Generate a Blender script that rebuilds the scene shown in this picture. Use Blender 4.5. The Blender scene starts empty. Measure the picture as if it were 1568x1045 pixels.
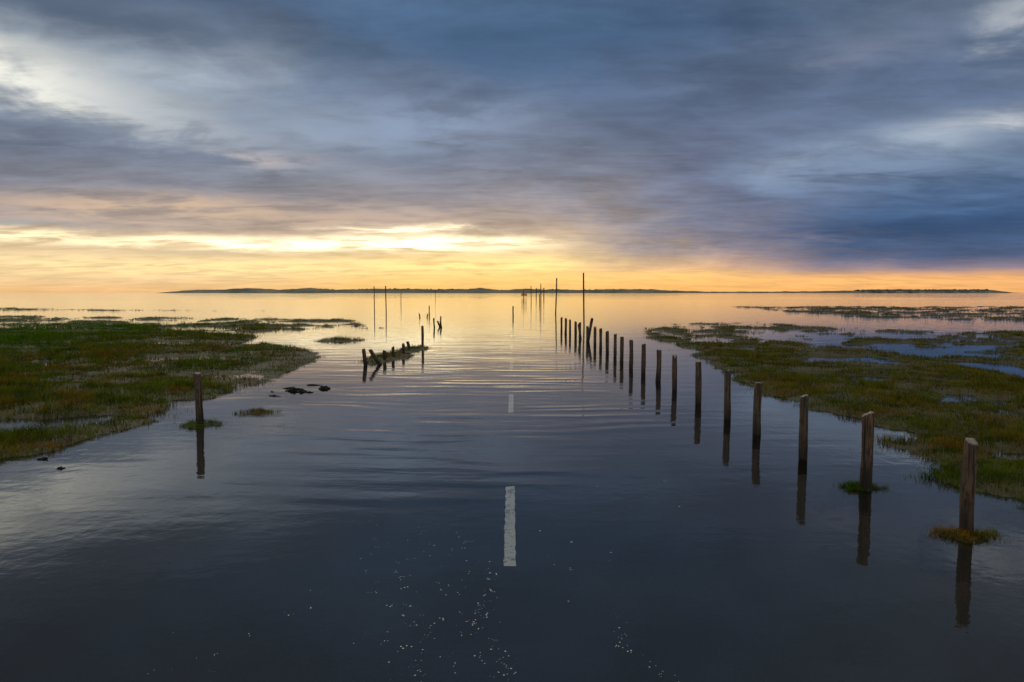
import bpy, math, random
import numpy as np
random.seed(7); rng=np.random.default_rng(7)
S=bpy.context.scene
S.view_settings.view_transform='Standard'; S.view_settings.look='None'; S.view_settings.exposure=0
def lin(c):
    return tuple(((v/255)/12.92 if v/255<=0.04045 else ((v/255+0.055)/1.055)**2.4) for v in c)
# ------------------------------------------------------------------ node helper
class NT:
    def __init__(s,tree): s.t=tree; s.n=tree.nodes; s.l=tree.links
    def new(s,ty,**k):
        n=s.n.new(ty)
        for a,b in k.items(): setattr(n,a,b)
        return n
    def put(s,sock,v):
        if isinstance(v,bpy.types.NodeSocket): s.l.new(v,sock)
        else: sock.default_value=v
    def m(s,op,a,b=None,c=None,clamp=False):
        n=s.new('ShaderNodeMath',operation=op); n.use_clamp=clamp
        s.put(n.inputs[0],a)
        if b is not None: s.put(n.inputs[1],b)
        if c is not None: s.put(n.inputs[2],c)
        return n.outputs[0]
    def mr(s,v,a,b,c=0.,d=1.,smooth=True):
        n=s.new('ShaderNodeMapRange'); n.interpolation_type='SMOOTHSTEP' if smooth else 'LINEAR'
        s.put(n.inputs[0],v)
        for i,x in enumerate((a,b,c,d)): n.inputs[i+1].default_value=x
        return n.outputs[0]
    def mix(s,f,a,b,bt='MIX'):
        n=s.new('ShaderNodeMix',data_type='RGBA',blend_type=bt)
        s.put(n.inputs[0],f)
        for i,v in ((6,a),(7,b)):
            if not isinstance(v,bpy.types.NodeSocket): v=(*v[:3],1)
            s.put(n.inputs[i],v)
        return n.outputs[2]
    def noise(s,vec,scale,detail=4,rough=.5,dist=0.,out=0):
        n=s.new('ShaderNodeTexNoise'); s.l.new(vec,n.inputs['Vector'])
        n.inputs['Scale'].default_value=scale; n.inputs['Detail'].default_value=detail
        n.inputs['Roughness'].default_value=rough; n.inputs['Distortion'].default_value=dist
        return n.outputs[out]
    def comb(s,x,y,z):
        n=s.new('ShaderNodeCombineXYZ')
        for i,v in enumerate((x,y,z)): s.put(n.inputs[i],v)
        return n.outputs[0]
    def sep(s,v):
        n=s.new('ShaderNodeSeparateXYZ'); s.l.new(v,n.inputs[0]); return n.outputs
    def ramp(s,f,stops):
        n=s.new('ShaderNodeValToRGB'); s.put(n.inputs[0],f); e=n.color_ramp.elements
        e[0].position=stops[0][0]; e[0].color=(*stops[0][1],1)
        e[1].position=stops[-1][0]; e[1].color=(*stops[-1][1],1)
        for p,c in stops[1:-1]:
            x=e.new(p); x.color=(*c,1)
        return n.outputs[0]
    def vscale(s,v,x,y,z):
        n=s.new('ShaderNodeVectorMath',operation='MULTIPLY'); s.l.new(v,n.inputs[0]); n.inputs[1].default_value=(x,y,z); return n.outputs[0]
def mat(name):
    m=bpy.data.materials.new(name); m.use_nodes=True; m.node_tree.nodes.clear()
    t=NT(m.node_tree); o=t.new('ShaderNodeOutputMaterial')
    return m,t,o
def principled(t,o,col,rough=.8,bump=None,bstr=.3,bdist=.01,spec=.3):
    p=t.new('ShaderNodeBsdfPrincipled')
    t.put(p.inputs['Base Color'],col if isinstance(col,bpy.types.NodeSocket) else (*col,1))
    t.put(p.inputs['Roughness'],rough); p.inputs['Specular IOR Level'].default_value=spec
    if bump is not None:
        b=t.new('ShaderNodeBump'); b.inputs['Strength'].default_value=bstr; b.inputs['Distance'].default_value=bdist
        t.l.new(bump,b.inputs['Height']); t.l.new(b.outputs[0],p.inputs['Normal'])
    t.l.new(p.outputs[0],o.inputs[0]); return p
# ------------------------------------------------------------------ sky
SUN_AZ=-24.; SUN_EL=40.
W=bpy.data.worlds.new("World"); S.world=W; W.use_nodes=True; W.node_tree.nodes.clear()
try: W.cycles.sampling_method='NONE'
except Exception as e: print(e)
t=NT(W.node_tree); wo=t.new('ShaderNodeOutputWorld')
tc=t.new('ShaderNodeTexCoord'); D=tc.outputs['Generated']
dx,dy,dz=t.sep(D)
hor=t.m('SQRT',t.m('ADD',t.m('MULTIPLY',dx,dx),t.m('MULTIPLY',dy,dy)))
az=t.m('MULTIPLY',t.m('ARCTAN2',dx,dy),180/math.pi)
adz=t.m('ABSOLUTE',dz)
V=t.m('DIVIDE',adz,t.m('MAXIMUM',hor,.01))       # tan elevation
k=t.m('DIVIDE',1.,t.m('ADD',adz,.09))
P=t.comb(t.m('MULTIPLY',dx,k),t.m('MULTIPLY',dy,k),0.)
nb=t.noise(P,1.05,4,.5,.5)
nd=t.noise(t.vscale(P,.8,1.3,1),2.4,6,.60,.4)
nf=t.noise(t.vscale(P,.7,1.5,1),6.0,5,.64,.3)
cf=t.noise(t.vscale(D,1,1,2.3),5.5,6,.60,.3)        # angular soft detail
warp=t.m('ADD',t.m('MULTIPLY',t.m('SUBTRACT',nd,.5),.5),t.m('MULTIPLY',t.m('SUBTRACT',cf,.5),.85))
wa=t.mr(V,0.,.25,.012,.085)
Vw=t.m('ADD',V,t.m('MULTIPLY',warp,wa))
f=t.m('MULTIPLY',Vw,2.,clamp=True)
def R(*st): return t.ramp(f,[(p,lin(c)) for p,c in st])
left=R((0,(238,186,124)),(.03,(242,204,150)),(.08,(243,214,162)),(.125,(222,192,152)),(.17,(182,162,148)),(.26,(134,134,144)),(.34,(108,118,137)),(.46,(126,140,158)),(.56,(152,163,175)),(.66,(100,113,132)),(.8,(76,95,121)),(.9,(71,92,118)))
cen=R((0,(252,196,114)),(.03,(255,206,124)),(.085,(252,215,146)),(.12,(232,200,154)),(.17,(200,175,150)),(.24,(156,147,149)),(.38,(116,123,141)),(.57,(97,114,141)),(.74,(70,98,131)),(.9,(75,101,133)))
mid=R((0,(252,186,104)),(.045,(248,192,124)),(.07,(212,170,140)),(.12,(148,137,146)),(.2,(118,122,144)),(.4,(102,112,137)),(.57,(87,104,132)),(.74,(72,96,128)),(.9,(77,100,129)))
rig=R((0,(242,174,104)),(.038,(234,172,120)),(.060,(140,126,140)),(.09,(76,93,127)),(.17,(54,81,118)),(.25,(80,106,143)),(.33,(112,133,161)),(.42,(98,114,141)),(.55,(85,102,130)),(.66,(92,107,129)),(.9,(94,110,132)))
azw=t.m('ADD',az,t.m('MULTIPLY',warp,18.))
c=t.mix(t.mr(azw,-28,-7),left,cen); c=t.mix(t.mr(azw,2,16),c,mid); c=t.mix(t.mr(azw,13,32),c,rig)
mod=t.m('ADD',t.m('MULTIPLY',t.mr(nb,.3,.72),.36),t.m('MULTIPLY',t.mr(nd,.3,.7),.26))
mod=t.m('ADD',mod,t.m('MULTIPLY',t.mr(nf,.3,.7),.16))
mod=t.m('ADD',mod,.61)
low=t.mr(V,.0,.09)
modl=t.m('ADD',t.m('MULTIPLY',t.m('SUBTRACT',mod,1.),t.m('ADD',t.m('MULTIPLY',low,.6),.4)),1.)
c=t.mix(1.,c,t.comb(modl,modl,modl),'MULTIPLY')
mm=t.mr(nd,.36,.6,.2,1.); mm2=t.mr(t.m('ADD',t.m('MULTIPLY',cf,.6),t.m('MULTIPLY',nd,.4)),.38,.58,.25,1.)
def blob(c,a0,e0,sa,se,col,amp=1.,tilt=0.,n=None,gain=1.):
    ev=math.tan(math.radians(e0)); sv=math.tan(math.radians(se))
    da=t.m('SUBTRACT',azw,a0)
    de=t.m('SUBTRACT',t.m('SUBTRACT',Vw,ev),t.m('MULTIPLY',da,tilt)) if tilt else t.m('SUBTRACT',Vw,ev)
    a_=t.m('DIVIDE',da,sa); b_=t.m('DIVIDE',de,sv)
    q=t.m('MULTIPLY_ADD',a_,a_,t.m('MULTIPLY',b_,b_))
    g=t.m('POWER',.3679,q)
    fac=t.m('MULTIPLY',t.m('MULTIPLY',g,n or mm),amp,clamp=True)
    return t.mix(fac,c,tuple(v*gain for v in lin(col)))
c=blob(c,-36,14.3,8,1.9,(238,236,222),1.5,-.0040,mm2,1.15)
c=blob(c,-27,12.6,9,1.5,(188,194,200),.85,-.004,mm2)
c=blob(c,-16,12.4,9,2.0,(152,165,184),.85,0,mm2)
c=blob(c,-7,13.6,6,2.2,(144,161,187),.85)
c=blob(c,-30,18.8,9,1.2,(76,92,114),.8,-.002)
c=blob(c,-20,10.2,4,.4,(190,178,176),.8,.0)
c=blob(c,-25,6.4,9,.8,(230,194,156),.8)
c=blob(c,-13,6.2,12,1.2,(206,178,154),.65)
c=blob(c,-19,3.8,10,.45,(255,238,194),1.2,gain=1.9)
c=blob(c,-8,4.0,8,.5,(255,238,192),1.4,gain=2.1)
c=blob(c,-9,5.1,4,.35,(255,236,194),1.2,gain=1.6)
c=blob(c,-35,4.0,7,.5,(255,232,184),1.1,gain=1.4)
c=blob(c,-22,1.9,14,.7,(255,224,155),.7,gain=1.3)
c=blob(c,-2,2.3,10,.7,(255,220,142),.8,gain=1.4)
c=blob(c,8,1.2,14,.6,(255,200,115),.7,gain=1.25)
c=blob(c,28,.8,14,.55,(250,188,108),.75,gain=1.15)
c=blob(c,-33,4.9,5,.25,(160,165,168),.7)
c=blob(c,-24,3.0,8,.22,(205,186,158),.6)
c=blob(c,29,10.4,6,1.2,(184,197,210),1.1,.002,mm2)
c=blob(c,37,11.6,5,.5,(208,210,212),.8)
c=blob(c,26,9.0,8,1.4,(124,144,174),.8)
c=blob(c,37.5,17.8,3.0,2.0,(192,197,202),.8)
c=blob(c,24,16.8,7,1.4,(126,132,153),.6)
c=blob(c,30,4.6,9,.9,(46,72,110),.8)
c=blob(c,0,18.5,9,2.4,(62,91,126),.6)
hi=t.m('MAXIMUM',t.mr(V,.70,1.4),t.mr(t.m('ABSOLUTE',az),75,140))  # added brightness in the unseen sky overhead and behind camera, lights the grass
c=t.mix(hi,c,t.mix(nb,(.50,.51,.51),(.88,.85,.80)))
sky=t.new('ShaderNodeTexSky',sky_type='NISHITA'); sky.sun_disc=False
sky.sun_elevation=math.radians(SUN_EL); sky.sun_rotation=math.radians(SUN_AZ)
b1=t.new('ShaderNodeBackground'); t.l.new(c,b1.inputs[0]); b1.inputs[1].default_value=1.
b2=t.new('ShaderNodeBackground'); t.l.new(sky.outputs[0],b2.inputs[0]); b2.inputs[1].default_value=.002
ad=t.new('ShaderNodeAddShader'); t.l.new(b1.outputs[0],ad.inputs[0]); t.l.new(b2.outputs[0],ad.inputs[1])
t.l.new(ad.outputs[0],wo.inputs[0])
L=bpy.data.lights.new("sun","SUN"); L.energy=.9; L.angle=math.radians(14); L.color=(1,.9,.74)
so=bpy.data.objects.new("sun",L); S.collection.objects.link(so)
so.rotation_euler=(math.radians(90-SUN_EL),0,math.radians(180-SUN_AZ)); so.location=(-20,40,40)
# ------------------------------------------------------------------ numpy noise
def h2(ix,iy,sd):
    h=(ix.astype(np.int64)*374761393+iy.astype(np.int64)*668265263+sd*144269504)&0xffffffff
    h=((h^(h>>13))*1274126177)&0xffffffff
    return ((h^(h>>16))&0xffff)/65535.
def vn(x,y,sd=0):
    ix=np.floor(x); iy=np.floor(y); fx=x-ix; fy=y-iy; fx=fx*fx*(3-2*fx); fy=fy*fy*(3-2*fy)
    a=h2(ix,iy,sd); b=h2(ix+1,iy,sd); cc=h2(ix,iy+1,sd); d=h2(ix+1,iy+1,sd)
    return (a*(1-fx)+b*fx)*(1-fy)+(cc*(1-fx)+d*fx)*fy
def fbm(x,y,o=4,sd=0):
    r=0;a=.5;s=0
    for i in range(o):
        r=r+a*vn(x,y,sd+i*17); s+=a; a*=.5; x=x*2.03+3.1; y=y*2.03+7.7
    return r/s
def sdf(px,py,poly):
    n=len(poly); d=np.full(px.shape,1e9); ins=np.zeros(px.shape,bool)
    for i in range(n):
        ax,ay=poly[i]; bx,by=poly[(i+1)%n]
        ex,ey=bx-ax,by-ay; wx=px-ax; wy=py-ay
        tt=np.clip((wx*ex+wy*ey)/(ex*ex+ey*ey),0,1)
        d=np.minimum(d,np.hypot(wx-ex*tt,wy-ey*tt))
        cnd=((ay>py)!=(by>py))&(px<(bx-ax)*(py-ay)/((by-ay) if by!=ay else 1e-9)+ax)
        ins^=cnd
    return np.where(ins,d,-d)
LEFT=[(-70,6.5),(-9.5,8.6),(-6.86,9.0),(-6.44,10.2),(-6.2,11.0),(-6.3,12.4),(-6.6,14.5),(-6.2,16.7),(-6.3,19.6),(-6.6,22.9),(-8,26.4),(-10.9,28.7),(-13.9,35.9),(-20.3,39.7),(-27,41),(-31.4,41.8),(-80,46)]
RIGHT=[(5.7,7.2),(5.12,7.9),(5.4,8.6),(5.36,9.4),(5.5,9.94),(6.57,10.4),(6.07,11.2),(5.65,12.5),(5.63,14.7),(5.35,16.9),(5.67,19.6),(6.3,23.7),(7.3,29.5),(11.2,32),(12.7,28.5),(14,24),(13.2,19.8),(12.8,17),(20,14.5),(60,11),(60,5),(8,6.0)]
LAND=[(LEFT,.05,1.0,1.9),(RIGHT,.02,.85,2.0),
 ([(6.5,30),(8,46),(18,50),(24,38),(14,30)],-.36,.4,2.2),
 ([(15,20),(13.5,27),(16,36),(60,44),(60,20),(20,17)],-.26,.4,2.8),
 ([(30,62),(34,105),(110,110),(110,45),(45,45)],-.36,.45,2.6),
 ([(-8,42),(-14,56),(-60,66),(-95,60),(-80,47),(-30,43),(-15,38)],-.38,.5,2.4),
 ([(-25,80),(-60,90),(-90,110),(-100,85)],-.45,.5,2.2),
 ([(-8.9,30),(-8.6,32.5),(-6.7,32),(-6.8,30.2)],-.0,.6,.9),
 ([(-4.9,20.3),(-4.9,24),(-3.9,28),(-3.3,27.5),(-3.5,23),(-4.0,20.3)],-.1,.5,.9)]
SPOT=[(-5.22,11.25,.34,.28),(-4.72,12.4,.34,.26),(4.12,6.03,.25,.15),(3.93,7.55,.21,.13),(4.78,5.35,.26,.18)]
POOL=[[(-16,9.6),(-7.9,10.25),(-6.75,11.4),(-7.2,12.1),(-9.2,11.8),(-16,11.9)],[(-12.4,21.6),(-9.2,22.2),(-9.4,24.0),(-12.4,23.2)],[(-8.6,17.2),(-6.3,17.1),(-6.4,18.3),(-8.6,18.2)],
 [(-30,36.8),(-19,36.4),(-19,38),(-30,38.6)],[(-17,28),(-9,29),(-10,30.5),(-17,30)],[(6.5,8.7),(7.6,8.9),(7.4,9.3),(6.3,9.2)]]
def land(x,y):
    m=np.full(x.shape,-3.)
    n=fbm(x*.55,y*.42,5,3)-.5; n2=fbm(x*.2,y*.5,4,41)-.5
    for poly,bias,cap,amp in LAND:
        s=np.clip(sdf(x,y,poly),-3,cap)
        nn=n if amp<2.1 else (n2*.8+n*.75)
        m=np.maximum(m,s+bias+nn*amp)
    fine=(fbm(x*3.1,y*3.1,3,9)-.5)
    ch=np.clip(fbm(x*.75,y*1.1,4,88)-.51,0,1)
    m=m-np.where(x>0,ch*10*np.clip((y-9)/8,0,1.2)*np.clip((x-6.6)/3,.2,1),ch*3.6*np.clip((y-9)/9,0,1))
    for poly in POOL:
        s=sdf(x,y,poly); m=np.minimum(m,-s*1.6+.12+n*1.0+fine*.6)
    return m+fine*.6
def spot(x,y):
    m=np.full(x.shape,-3.); fine=(fbm(x*7,y*9,3,19)-.5)
    for sx,sy,a,b in SPOT:
        m=np.maximum(m,.9-np.hypot((x-sx)/a,(y-sy)/b)+fine*2.2)
    return m
def landz(x,y,m=None):
    if m is None: m=land(x,y)
    z=np.clip(m*.13-.012,-.28,.045)+np.clip(m,0,1)*(fbm(x*1.7,y*1.7,3,77)-.4)*.07
    sp=spot(x,y)
    return np.maximum(z,np.clip(sp,-1,.6)*.04-.012-.3*(sp<-.9))
# ------------------------------------------------------------------ mesh utils
def add(name,verts,faces,mt,smooth=False):
    me=bpy.data.meshes.new(name); me.from_pydata([tuple(map(float,v)) for v in verts],[],faces); me.update()
    if smooth:
        me.polygons.foreach_set('use_smooth',[True]*len(me.polygons))
    if mt: me.materials.append(mt)
    o=bpy.data.objects.new(name,me); S.collection.objects.link(o); return o
def grid(name,Vt,nr,nc,mt,smooth=True):
    idx=np.arange(nr*nc).reshape(nr,nc)
    f=np.stack([idx[:-1,:-1],idx[:-1,1:],idx[1:,1:],idx[1:,:-1]],-1).reshape(-1,4)
    return add(name,Vt.reshape(-1,3).tolist(),f.tolist(),mt,smooth)
# ------------------------------------------------------------------ ground materials
mud,t,o=mat("tidal_mud")
g=t.new('ShaderNodeNewGeometry').outputs['Position']; n1=t.noise(g,.8,5,.6); n2=t.noise(g,9,4,.6)
cc=t.mix(n1,(.022,.021,.018),(.05,.042,.03)); pz=t.sep(g)[2]
gr=t.mix(n2,(.020,.026,.006),(.055,.038,.013))
cc=t.mix(t.mr(pz,-.03,.02),cc,gr)
principled(t,o,cc,.8,n2,.6,.03)
Rr=16000
add("seabed_ground",[(-Rr,-Rr,-.32),(Rr,-Rr,-.32),(Rr,Rr,-.32),(-Rr,Rr,-.32)],[(0,1,2,3)],mud)
nr,nc=340,500
dd=np.exp(np.linspace(math.log(2.2),math.log(150),nr)); tt=np.linspace(-1.15,1.15,nc)
Dg,Tg=np.meshgrid(dd,tt,indexing='ij'); Xg=Dg*Tg
mg=land(Xg,Dg); Zg=landz(Xg,Dg,mg)
grid("marsh_ground",np.stack([Xg,Dg,Zg],-1),nr,nc,mud)
asp,t,o=mat("wet_asphalt")
g=t.new('ShaderNodeNewGeometry').outputs['Position']; px,py,pz=t.sep(g)
n1=t.noise(g,1.1,5,.6); n2=t.noise(g,120,2,.6); ed=t.mr(t.m('ADD',t.m('ABSOLUTE',px),t.m('MULTIPLY',n1,.8)),2.9,3.5)
cc=t.mix(n1,(.022,.026,.031),(.046,.050,.056)); cc=t.mix(t.mr(n2,.5,.75,0,.5),cc,(.08,.08,.08)); cc=t.mix(ed,cc,(.034,.031,.024))
principled(t,o,cc,.8,n2,.4,.004)
ys=np.concatenate([np.linspace(-30,60,60),np.linspace(65,230,30)]); xs=np.linspace(-3.3,3.3,15)
Y,X=np.meshgrid(ys,xs,indexing='ij'); Z=-.10-.07*(np.abs(X)/3.3)**2
grid("flooded_road",np.stack([X,Y,Z],-1),len(ys),len(xs),asp)
pnt,t,o=mat("road_paint")
g=t.new('ShaderNodeNewGeometry').outputs['Position']; n1=t.noise(g,26,5,.7); n2=t.noise(g,5,4,.6)
cc=t.mix(t.mr(t.m('ADD',t.m('MULTIPLY',n1,.7),t.m('MULTIPLY',n2,.4)),.54,.68),(.74,.74,.70),(.22,.23,.22)); principled(t,o,cc,.7)
for i in range(8):
    y0=5.6+7.32*i; L_=2.35; vs=[];N=24
    for j in range(N+1):
        y=y0+L_*j/N
        for sx in (-1,1):
            vs.append((-.02+sx*(.052+.004*math.sin(j*2.3+sx)+random.uniform(-.004,.004)),y+(0 if 0<j<N else random.uniform(-.02,.02)),-.094))
    add("road_marking",vs,[(2*j,2*j+1,2*j+3,2*j+2) for j in range(N)],pnt)
# ------------------------------------------------------------------ water
wat,t,o=mat("flood_water")
g=t.new('ShaderNodeNewGeometry').outputs['Position']; px,py,pz=t.sep(g)
dist=t.m('SQRT',t.m('ADD',t.m('MULTIPLY',px,px),t.m('MULTIPLY',py,py)))
curv=t.m('ADD',py,t.m('MULTIPLY',t.m('MULTIPLY',px,px),-.03))
nw=t.noise(t.comb(t.m('MULTIPLY',px,.22),t.m('MULTIPLY',py,.35),0.),1.,2)
ph=t.m('ADD',t.m('MULTIPLY',curv,10.5),t.m('MULTIPLY',nw,18.))
r1=t.m('SINE',ph)
r2=t.noise(t.comb(t.m('MULTIPLY',px,.45),t.m('MULTIPLY',curv,2.6),0.),1.,3,.5,.4)
zone=t.m('MULTIPLY',t.mr(py,5.,9.),t.mr(t.m('ABSOLUTE',t.m('ADD',px,.4)),1.8,5.0,1.,0.))
zone=t.m('MULTIPLY',zone,t.mr(py,18.,45.,1.,.35))
patch=t.mr(t.noise(t.comb(t.m('MULTIPLY',px,.25),t.m('MULTIPLY',py,.4),3.),1.,2),.40,.60)
zr=t.m('MULTIPLY',zone,patch)
hA=t.m('MULTIPLY',t.m('ADD',t.m('MULTIPLY',r1,.0017),t.m('MULTIPLY',r2,.010)),zr)
hB=t.m('MULTIPLY',t.noise(t.comb(t.m('MULTIPLY',px,.35),py,0.),1.3,2,.5),t.mr(py,4,16,.004,.010))
fz=t.mr(dist,18,60)
hC=t.m('MULTIPLY',t.m('MULTIPLY',t.noise(t.comb(t.m('MULTIPLY',px,.5),t.m('MULTIPLY',py,1.6),5.),2.2,2,.55),fz),.011)
hD=t.m('MULTIPLY',t.noise(t.comb(t.m('MULTIPLY',px,.9),py,9.),6.,3,.55),.0018)
hh=t.m('ADD',t.m('ADD',hA,hB),t.m('ADD',hC,hD))
bp=t.new('ShaderNodeBump'); bp.inputs['Strength'].default_value=1.; bp.inputs['Distance'].default_value=1.; t.l.new(hh,bp.inputs['Height'])
gl=t.new('ShaderNodeBsdfGlossy'); gl.inputs['Color'].default_value=(1,1,1,1)
streak=t.mr(t.noise(t.comb(t.m('MULTIPLY',px,.012),t.m('MULTIPLY',py,.06),0.),1.,3),.4,.65)
ro=t.m('ADD',t.m('MULTIPLY',t.mr(dist,30,400),t.m('MULTIPLY',streak,.09)),.015)
t.l.new(ro,gl.inputs['Roughness'])
t.l.new(bp.outputs[0],gl.inputs['Normal'])
tr=t.new('ShaderNodeBsdfTransparent'); tr.inputs[0].default_value=(.80,.82,.81,1)
fr=t.new('ShaderNodeFresnel'); fr.inputs[0].default_value=1.42; t.l.new(bp.outputs[0],fr.inputs['Normal'])
mx=t.new('ShaderNodeMixShader'); t.l.new(fr.outputs[0],mx.inputs[0]); t.l.new(tr.outputs[0],mx.inputs[1]); t.l.new(gl.outputs[0],mx.inputs[2]); t.l.new(mx.outputs[0],o.inputs[0])
add("water",[(-Rr,-Rr,0),(Rr,-Rr,0),(Rr,Rr,0),(-Rr,Rr,0)],[(0,1,2,3)],wat)
# ------------------------------------------------------------------ grass
def blades(name,bx,by,bz,h,w,mt,lean=.5,curved=True):
    n=len(bx); a=rng.uniform(0,2*math.pi,n); la=rng.uniform(0,2*math.pi,n); ln=rng.uniform(.05,lean,n)*h
    wx=np.cos(a)*w/2; wy=np.sin(a)*w/2; lx=np.cos(la)*ln; ly=np.sin(la)*ln
    if curved:
        v=np.empty((n,5,3)); k=5
        v[:,0]=np.stack([bx-wx,by-wy,bz],1); v[:,1]=np.stack([bx+wx,by+wy,bz],1)
        v[:,2]=np.stack([bx+wx*.8+lx*.3,by+wy*.8+ly*.3,bz+h*.6],1); v[:,3]=np.stack([bx-wx*.8+lx*.3,by-wy*.8+ly*.3,bz+h*.6],1)
        v[:,4]=np.stack([bx+lx,by+ly,bz+h],1); tri=np.array([0,1,2,0,2,3,3,2,4]); tv=np.array([0,0,.6,.6,1.])
    else:
        v=np.empty((n,3,3)); k=3
        v[:,0]=np.stack([bx-wx,by-wy,bz],1); v[:,1]=np.stack([bx+wx,by+wy,bz],1); v[:,2]=np.stack([bx+lx,by+ly,bz+h],1); tri=np.array([0,1,2]); tv=np.array([0,0,1.])
    idx=(np.arange(n)[:,None]*k+tri[None]).ravel().astype(np.int32)
    me=bpy.data.meshes.new(name); me.vertices.add(n*k); me.vertices.foreach_set('co',v.ravel().astype(np.float32))
    me.loops.add(len(idx)); me.loops.foreach_set('vertex_index',idx)
    nf=len(idx)//3; me.polygons.add(nf); me.polygons.foreach_set('loop_start',np.arange(0,nf*3,3,dtype=np.int32))
    try: me.polygons.foreach_set('loop_total',np.full(nf,3,np.int32))
    except Exception: pass
    me.update(); at=me.attributes.new('rnd','FLOAT','POINT'); at.data.foreach_set('value',np.repeat(rng.uniform(0,1,n),k).astype(np.float32))
    a2=me.attributes.new('tip','FLOAT','POINT'); a2.data.foreach_set('value',np.tile(tv,n).astype(np.float32))
    me.materials.append(mt); ob=bpy.data.objects.new(name,me); S.collection.objects.link(ob); return ob
gm,t,o=mat("salt_marsh_grass")
g=t.new('ShaderNodeNewGeometry').outputs['Position']; gx=t.sep(g)[0]; n1=t.noise(g,.5,5,.68,.6); n2=t.noise(g,1.7,4,.68); n3=t.noise(g,.9,4,.6,.4)
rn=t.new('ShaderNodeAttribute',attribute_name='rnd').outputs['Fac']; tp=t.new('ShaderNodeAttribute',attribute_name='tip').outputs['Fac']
cc=t.mix(t.mr(n1,.44,.58),(.085,.130,.005),(.215,.115,.013)); cc=t.mix(t.mr(n2,.44,.62),cc,(.045,.090,.004))
cc=t.mix(t.mr(n3,.50,.62,0.,.6),cc,(.15,.17,.010))
cc=t.mix(t.mr(gx,-24,-13,.75,0.),cc,(.055,.165,.006))
cc=t.mix(t.mr(gx,4.,9.,0.,.30),cc,(.18,.14,.008))
dk=t.mr(t.noise(g,2.6,3,.6),.38,.56,.42,1.)  # noise patches darken the blade colour as painted shadow clumps
cc=t.mix(1.,cc,t.comb(dk,dk,dk),'MULTIPLY')
cc=t.mix(t.mr(rn,.9,1.,0,.45),cc,(.26,.20,.05)); cc=t.mix(t.mr(rn,.0,.3,.6,0),cc,(.018,.026,.004))
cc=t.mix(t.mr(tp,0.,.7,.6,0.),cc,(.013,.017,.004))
df=t.new('ShaderNodeBsdfDiffuse'); t.l.new(cc,df.inputs[0]); tl=t.new('ShaderNodeBsdfTranslucent'); t.l.new(cc,tl.inputs[0])
mx=t.new('ShaderNodeMixShader'); mx.inputs[0].default_value=.42; t.l.new(df.outputs[0],mx.inputs[1]); t.l.new(tl.outputs[0],mx.inputs[2]); t.l.new(mx.outputs[0],o.inputs[0])
N=1150000
d=np.exp(rng.uniform(math.log(4.8),math.log(115),N)); tn=rng.uniform(-.90,.90,N); x=d*tn
m=land(x,d); keep=(m>.0)|((m>-.35)&(rng.uniform(0,1,N)<.12)); x=x[keep];d=d[keep];m=m[keep]
dens=fbm(x*1.1,d*1.1,3,5); keep=rng.uniform(0,1,len(x))<np.clip((dens-.22)*3.6,.10,1); x=x[keep];d=d[keep];m=m[keep]
z=np.maximum(landz(x,d,m),-.08)
clump=np.clip((fbm(x*1.5,d*1.5,3,23)-.42)*5,0,1)
hb=.035+.08*fbm(x*.5,d*.5,3,21)+.09*clump+.10*np.clip((x<-8)*(d>12)*(d<44)*(-x-8)/9,0,2.6)*np.clip(fbm(x*.45,d*.45,3,31)*2.6-.5,.1,2)
h=hb*rng.uniform(.4,1.35,len(x))*np.clip(.55+m*.6,.5,1); w=.0048*np.maximum(1,d/9)
nr_=d<17
print("blades",len(x))
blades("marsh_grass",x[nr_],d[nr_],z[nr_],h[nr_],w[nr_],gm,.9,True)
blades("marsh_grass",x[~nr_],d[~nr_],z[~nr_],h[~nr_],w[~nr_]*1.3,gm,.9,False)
bx=[];by=[]
for sx,sy,a,b in SPOT:
    n=5000; r=np.sqrt(rng.uniform(0,1,n)); an=rng.uniform(0,6.283,n)
    bx.append(sx+np.cos(an)*r*a*1.6); by.append(sy+np.sin(an)*r*b*1.6)
bx=np.concatenate(bx);by=np.concatenate(by); mm_=spot(bx,by); k_=(mm_>.0)|((mm_>-.35)&(rng.uniform(0,1,len(bx))<.15)); k_&=rng.uniform(0,1,len(bx))<.7; bx=bx[k_];by=by[k_]
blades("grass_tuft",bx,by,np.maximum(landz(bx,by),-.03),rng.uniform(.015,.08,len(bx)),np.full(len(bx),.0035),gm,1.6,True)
# ------------------------------------------------------------------ posts
wd,t,o=mat("weathered_wood")
g=t.new('ShaderNodeNewGeometry').outputs['Position']; tcn=t.new('ShaderNodeTexCoord').outputs['Object']; px,py,pz=t.sep(g)
n1=t.noise(t.vscale(tcn,34,34,2.0),1.,6,.6,.6); n2=t.noise(g,3,4); n3=t.noise(t.vscale(tcn,1,1,.5),22,4,.6)
cc=t.mix(t.mr(n1,.40,.60),(.011,.008,.006),(.110,.064,.038)); cc=t.mix(t.mr(n2,.4,.7,0,.5),cc,(.050,.050,.034)); cc=t.mix(t.mr(n3,.50,.68,0,.8),cc,(.014,.011,.007))
wet=t.mr(t.m('ADD',pz,t.m('MULTIPLY',n2,.35)),.14,.68,1.,0.); cc=t.mix(t.m('MULTIPLY',wet,.88),cc,(.010,.008,.006))
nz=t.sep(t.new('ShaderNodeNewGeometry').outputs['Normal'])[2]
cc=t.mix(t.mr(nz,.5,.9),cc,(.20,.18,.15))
principled(t,o,cc,.8,n1,1.,.02)
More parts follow.
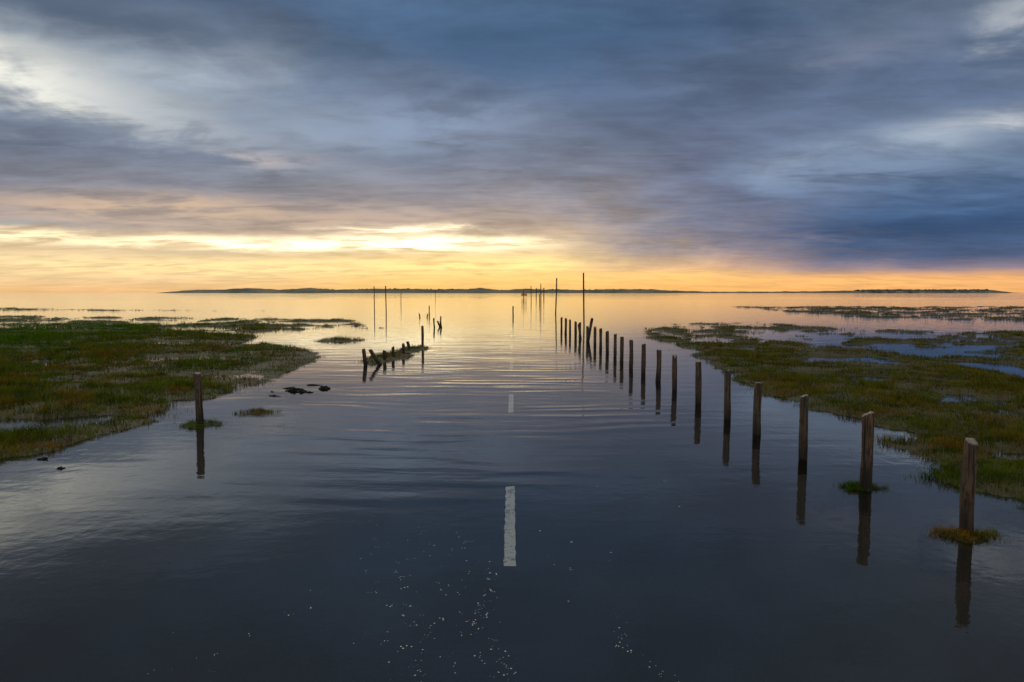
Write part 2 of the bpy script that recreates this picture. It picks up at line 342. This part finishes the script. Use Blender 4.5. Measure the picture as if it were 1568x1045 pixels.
def post_mesh(h,r,seed,seg=20,btm=-.35,taper=.04):
    rr=random.Random(seed); vs=[];fs=[]
    prof=[(btm,1.0)]+[(z_,1.0) for z_ in np.linspace(0,h-.035,9)]+[(h-.016,.96),(h,.86),(h+.002,.4)]
    lob=[1+rr.uniform(-.07,.07) for _ in range(seg)]
    for q_ in range(3): lob[rr.randrange(seg)]-=rr.uniform(.08,.18)
    ta,tb=rr.uniform(0,6.28),rr.uniform(.006,.024); ph_=[rr.uniform(0,6.28) for _ in range(2)]; bow=rr.uniform(-.014,.014)
    for i,(z_,s) in enumerate(prof):
        for j in range(seg):
            a=2*math.pi*j/seg; q=r*s*lob[j]*(1-taper*z_/max(h,.1))*(1+rr.uniform(-.03,.03)+.04*math.sin(z_*9+ph_[0]))
            zt=z_+((math.cos(a-ta)*tb+rr.uniform(-.007,.007)) if z_>h-.03 else 0)
            vs.append((math.cos(a)*q+bow*math.sin(max(z_,0)/h*3.1),math.sin(a)*q,zt))
    for i in range(len(prof)-1):
        for j in range(seg): fs.append((i*seg+j,i*seg+(j+1)%seg,(i+1)*seg+(j+1)%seg,(i+1)*seg+j))
    fs.append(tuple((len(prof)-1)*seg+j for j in range(seg)))
    return vs,fs
cnt=0
def post(x,y,h,r=.058,tx=None,ty=None,name="wooden_post",mt=None):
    global cnt; cnt+=1
    vs,fs=post_mesh(h,r,cnt,20 if y<40 else 8)
    ob=add(name,vs,fs,mt or wd,True); ob.location=(x,y,0)
    ob.rotation_euler=(math.radians(random.uniform(-1,1) if tx is None else tx),math.radians(random.uniform(-1.3,1.3) if ty is None else ty),random.uniform(0,6))
    if tx is not None or ty is not None: ob.rotation_euler[2]=0
    return ob
RP=[(4.15,6.09,.865),(3.95,7.5,.86),(3.85,8.9,.845),(3.81,10.5,.80),(3.76,11.8,.83),(3.70,13.44,.84),(3.67,15.3,.79),(3.62,16.8,.785),(3.56,18.4,.81),(3.47,19.8,.82),(3.50,21.7,.79),(3.50,23.1,.79),(3.48,24.8,.78),(3.45,26.5,.80),(3.42,28.1,.78),(3.3,29.8,.72),(3.15,31.6,.80),(3.10,33.2,.78),(2.98,35.0,.80),(2.9,36.8,.8),(2.8,38.6,.78)]
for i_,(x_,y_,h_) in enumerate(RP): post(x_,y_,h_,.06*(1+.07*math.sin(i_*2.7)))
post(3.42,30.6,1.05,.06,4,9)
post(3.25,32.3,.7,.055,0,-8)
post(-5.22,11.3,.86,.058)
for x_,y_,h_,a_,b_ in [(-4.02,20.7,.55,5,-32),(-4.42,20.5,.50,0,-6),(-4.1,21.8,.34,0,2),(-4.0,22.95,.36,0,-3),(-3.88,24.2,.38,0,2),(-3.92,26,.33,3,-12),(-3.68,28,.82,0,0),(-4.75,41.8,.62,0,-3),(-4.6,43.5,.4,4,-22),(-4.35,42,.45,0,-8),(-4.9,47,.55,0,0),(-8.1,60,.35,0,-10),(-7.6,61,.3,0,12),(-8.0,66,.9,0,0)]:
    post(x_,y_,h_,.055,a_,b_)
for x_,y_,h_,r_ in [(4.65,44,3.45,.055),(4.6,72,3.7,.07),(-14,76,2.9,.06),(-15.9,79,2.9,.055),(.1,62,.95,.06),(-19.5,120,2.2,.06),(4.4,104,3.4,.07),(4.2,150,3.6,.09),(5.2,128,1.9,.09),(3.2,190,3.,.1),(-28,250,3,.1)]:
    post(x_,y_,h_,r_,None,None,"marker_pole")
# ------------------------------------------------------------------ refuge platform
def box(vs,fs,c0,s):
    b=len(vs); x,y,z=c0; a,bb,c_=s
    for dz_ in (-1,1):
        for dx_,dy_ in ((-1,-1),(1,-1),(1,1),(-1,1)): vs.append((x+dx_*a/2,y+dy_*bb/2,z+dz_*c_/2))
    for q in ((3,2,1,0),(4,5,6,7),(0,1,5,4),(1,2,6,5),(2,3,7,6),(3,0,4,7)): fs.append(tuple(b+i for i in q))
vs=[];fs=[]
for sx in (-1.3,1.3):
    for sy in (-1.3,1.3): box(vs,fs,(sx,sy,1.6),(.18,.18,4.2))
box(vs,fs,(0,0,2.3),(2.9,2.9,.12)); 
for s_ in (-1.36,1.36):
    box(vs,fs,(0,s_,3.3),(2.9,.07,.1)); box(vs,fs,(s_,0,3.3),(.07,2.6,.1))
for i in range(7): box(vs,fs,(0,-1.5-.25*(6-i),.3+.3*i),(.9,.25,.05))
box(vs,fs,(.3,.4,3.9),(.12,.12,3.0))
ob=add("refuge_platform",vs,fs,wd); ob.location=(9.5,232,0)
sg,t,o=mat("orange_painted_metal"); g=t.new('ShaderNodeNewGeometry').outputs['Position']; principled(t,o,t.mix(t.noise(g,3,3),(.5,.18,.03),(.65,.28,.05)),.5)
vs=[];fs=[]; box(vs,fs,(0,0,.6),(.12,.12,1.8)); box(vs,fs,(0,-.09,1.25),(2.2,.05,1.0)); box(vs,fs,(.8,0,.6),(.12,.12,1.2)); box(vs,fs,(-.8,0,.6),(.12,.12,1.2))
ob=add("warning_sign",vs,fs,sg); ob.location=(4.6,260,.1)
# ------------------------------------------------------------------ rocks
rk,t,o=mat("dark_rock"); g=t.new('ShaderNodeNewGeometry').outputs['Position']; n1=t.noise(g,24,5,.65); principled(t,o,t.mix(n1,(.006,.006,.005),(.030,.026,.02)),.8,n1,.9,.03,.1)
import bmesh
def rock(x,y,a,b,c_,seed):
    bm=bmesh.new(); bmesh.ops.create_icosphere(bm,subdivisions=4,radius=1); rr=random.Random(seed)
    off=rr.uniform(0,50)
    for v in bm.verts:
        p=v.co.copy(); q=float(fbm(np.array([p.x*3.2+off]),np.array([p.y*3.2+off*.3]),4,seed)[0]); s=.2+1.6*q
        v.co=(p.x*a*s,p.y*b*s,p.z*c_*(2.4*q-.1))
    me=bpy.data.meshes.new("rock"); bm.to_mesh(me); bm.free(); me.materials.append(rk)
    ob=bpy.data.objects.new("rock",me); ob.location=(x,y,-.010); ob.rotation_euler[2]=rr.uniform(-.5,.5); S.collection.objects.link(ob)
for i,(x_,y_,a,b,c_) in enumerate([(-4.88,15.2,.17,.14,.055),(-4.66,15.0,.11,.08,.04),(-5.14,15.6,.12,.08,.025),(-4.30,15.5,.11,.10,.05),(-5.05,14.4,.14,.04,.022),(-4.72,16.1,.14,.08,.025),(-4.45,14.9,.07,.04,.025),(-5.3,15.0,.06,.04,.02),(-5.65,8.4,.05,.04,.02),(-6.2,8.9,.07,.04,.025)]): rock(x_,y_,a,b,c_,i)
# ------------------------------------------------------------------ foam flecks
fm,t,o=mat("foam"); g=t.new('ShaderNodeNewGeometry').outputs['Position']; principled(t,o,t.mix(t.noise(g,40,2),(.16,.16,.16),(.5,.5,.48)),.6)
vs=[];fs=[]
def fleck(x,y,r):
    b=len(vs); n=7; a0=random.random()*6
    for i in range(n):
        a=a0+6.283*i/n; q=r*random.uniform(.6,1.25); vs.append((x+math.cos(a)*q,y+math.sin(a)*q*1.2,.0015))
    vs.append((x,y,.004)); 
    for i in range(n): fs.append((b+i,b+(i+1)%n,b+n))
for (x0,y0,x1,y1,sp,n) in [(-.55,3.6,-.95,6.4,.10,60),(-.08,3.6,-.22,5.2,.07,70),(-.3,3.8,-.5,6.2,.16,40),(.85,3.6,.65,4.6,.06,34),(-.7,3.7,-1.35,6.5,.12,26),(-1.9,3.8,-1.4,5,.3,10),(-1,4,1.4,8,.9,40)]:
    for i in range(n):
        s_=random.random()**1.3; xx=x0+(x1-x0)*s_+.06*math.sin(s_*9)+random.gauss(0,sp*.6); yy=y0+(y1-y0)*s_+random.gauss(0,.05)
        r0=random.choice([.0015,.002,.003,.0035,.0045,.006])
        for q in range(random.choice([1,1,1,2,3])): fleck(xx+random.gauss(0,.012)*(q>0),yy+random.gauss(0,.018)*(q>0),r0)
add("foam_flecks",vs,fs,fm)
# ------------------------------------------------------------------ far island
im,t,o=mat("dune_vegetation"); g=t.new('ShaderNodeNewGeometry').outputs['Position']; n1=t.noise(t.vscale(g,1,1,3),.012,6,.65)
principled(t,o,t.mix(t.mr(n1,.35,.65),(.045,.055,.038),(.13,.12,.08)),.95)  # base colour lightened a little to stand in for distance haze
prof=[(-1255,0),(-1235,3),(-1160,8),(-1080,9),(-1015,12),(-930,13),(-860,9),(-790,11),(-725,15),(-640,9),(-540,12),(-400,13),(-300,11),(-200,11),(-110,13),(-40,9),(40,11),(160,10),(260,9),(400,11),(520,9),(600,7),(680,4),(860,3.5),(1000,4),(1200,6),(1330,8),(1440,8),(1560,8),(1690,8),(1735,9),(1760,3),(1780,0)]
xi=np.arange(-1260,1785,5.); hp=np.interp(xi,[p[0] for p in prof],[p[1] for p in prof]); cr=np.linspace(-1,1,15)
Xi,Ci=np.meshgrid(xi,cr,indexing='ij'); Yi=2500+Ci*130
Hi=hp[:,None]*(1-Ci**2)*(.8+.5*fbm(Xi*.018,Yi*.02,4,61))*1.2+ (fbm(Xi*.06,Yi*.03,3,12)-.5)*4*(1-Ci**2)*np.minimum(1,hp[:,None]/5)-.15
grid("dune_island",np.stack([Xi,Yi,Hi],-1),len(xi),len(cr),im)
tm,t,o=mat("distant_foliage"); g=t.new('ShaderNodeNewGeometry').outputs['Position']; principled(t,o,t.mix(t.noise(g,.2,4),(.02,.03,.02),(.05,.06,.04)),.95)
bm=bmesh.new()
for i in range(170):
    x_=random.choice([random.uniform(1230,1700),random.gauss(1420,60),random.gauss(1600,60),random.uniform(-700,500)]); s_=random.uniform(2.5,6)*(1 if x_>1000 else .6)
    r_=bmesh.ops.create_icosphere(bm,subdivisions=1,radius=1)
    for v in r_['verts']:
        v.co=(v.co.x*s_*1.4*random.uniform(.8,1.2)+x_,v.co.y*s_+2470,float(np.interp(x_,[p[0] for p in prof],[p[1] for p in prof]))*1.1+v.co.z*s_*.7*random.uniform(.8,1.2)+1)
me=bpy.data.meshes.new("distant_trees"); bm.to_mesh(me); bm.free(); me.materials.append(tm); S.collection.objects.link(bpy.data.objects.new("distant_trees",me))
hm,t,o=mat("village_stone"); g=t.new('ShaderNodeNewGeometry').outputs['Position']; principled(t,o,t.mix(t.noise(g,.3,3),(.06,.06,.06),(.16,.15,.14)),.9)
vs=[];fs=[]
for i in range(34):
    x_=random.uniform(1210,1640); w_=random.uniform(7,14); y_=2380+random.uniform(-20,30); z0=5.2; hh_=random.uniform(3.5,5.5)
    box(vs,fs,(x_,y_,z0+hh_/2-1),(w_,7,hh_)); b=len(vs); zt=z0+hh_-1
    vs+= [(x_-w_/2-.3,y_-3.8,zt),(x_+w_/2+.3,y_-3.8,zt),(x_+w_/2+.3,y_+3.8,zt),(x_-w_/2-.3,y_+3.8,zt),(x_-w_/2-.3,y_,zt+3),(x_+w_/2+.3,y_,zt+3)]
    fs+= [(b,b+1,b+5,b+4),(b+2,b+3,b+4,b+5),(b,b+4,b+3),(b+1,b+2,b+5)]
    box(vs,fs,(x_+w_*.35,y_,zt+3),(1.2,1.2,2))
add("distant_village",vs,fs,hm)
# ------------------------------------------------------------------ camera
cam=bpy.data.cameras.new("camera"); co=bpy.data.objects.new("camera",cam); S.collection.objects.link(co)
cam.lens=24; cam.sensor_width=36; cam.clip_end=60000; cam.clip_start=.05
co.location=(0,0,2.2); co.rotation_euler=(math.radians(90-4.08),0,0); S.camera=co
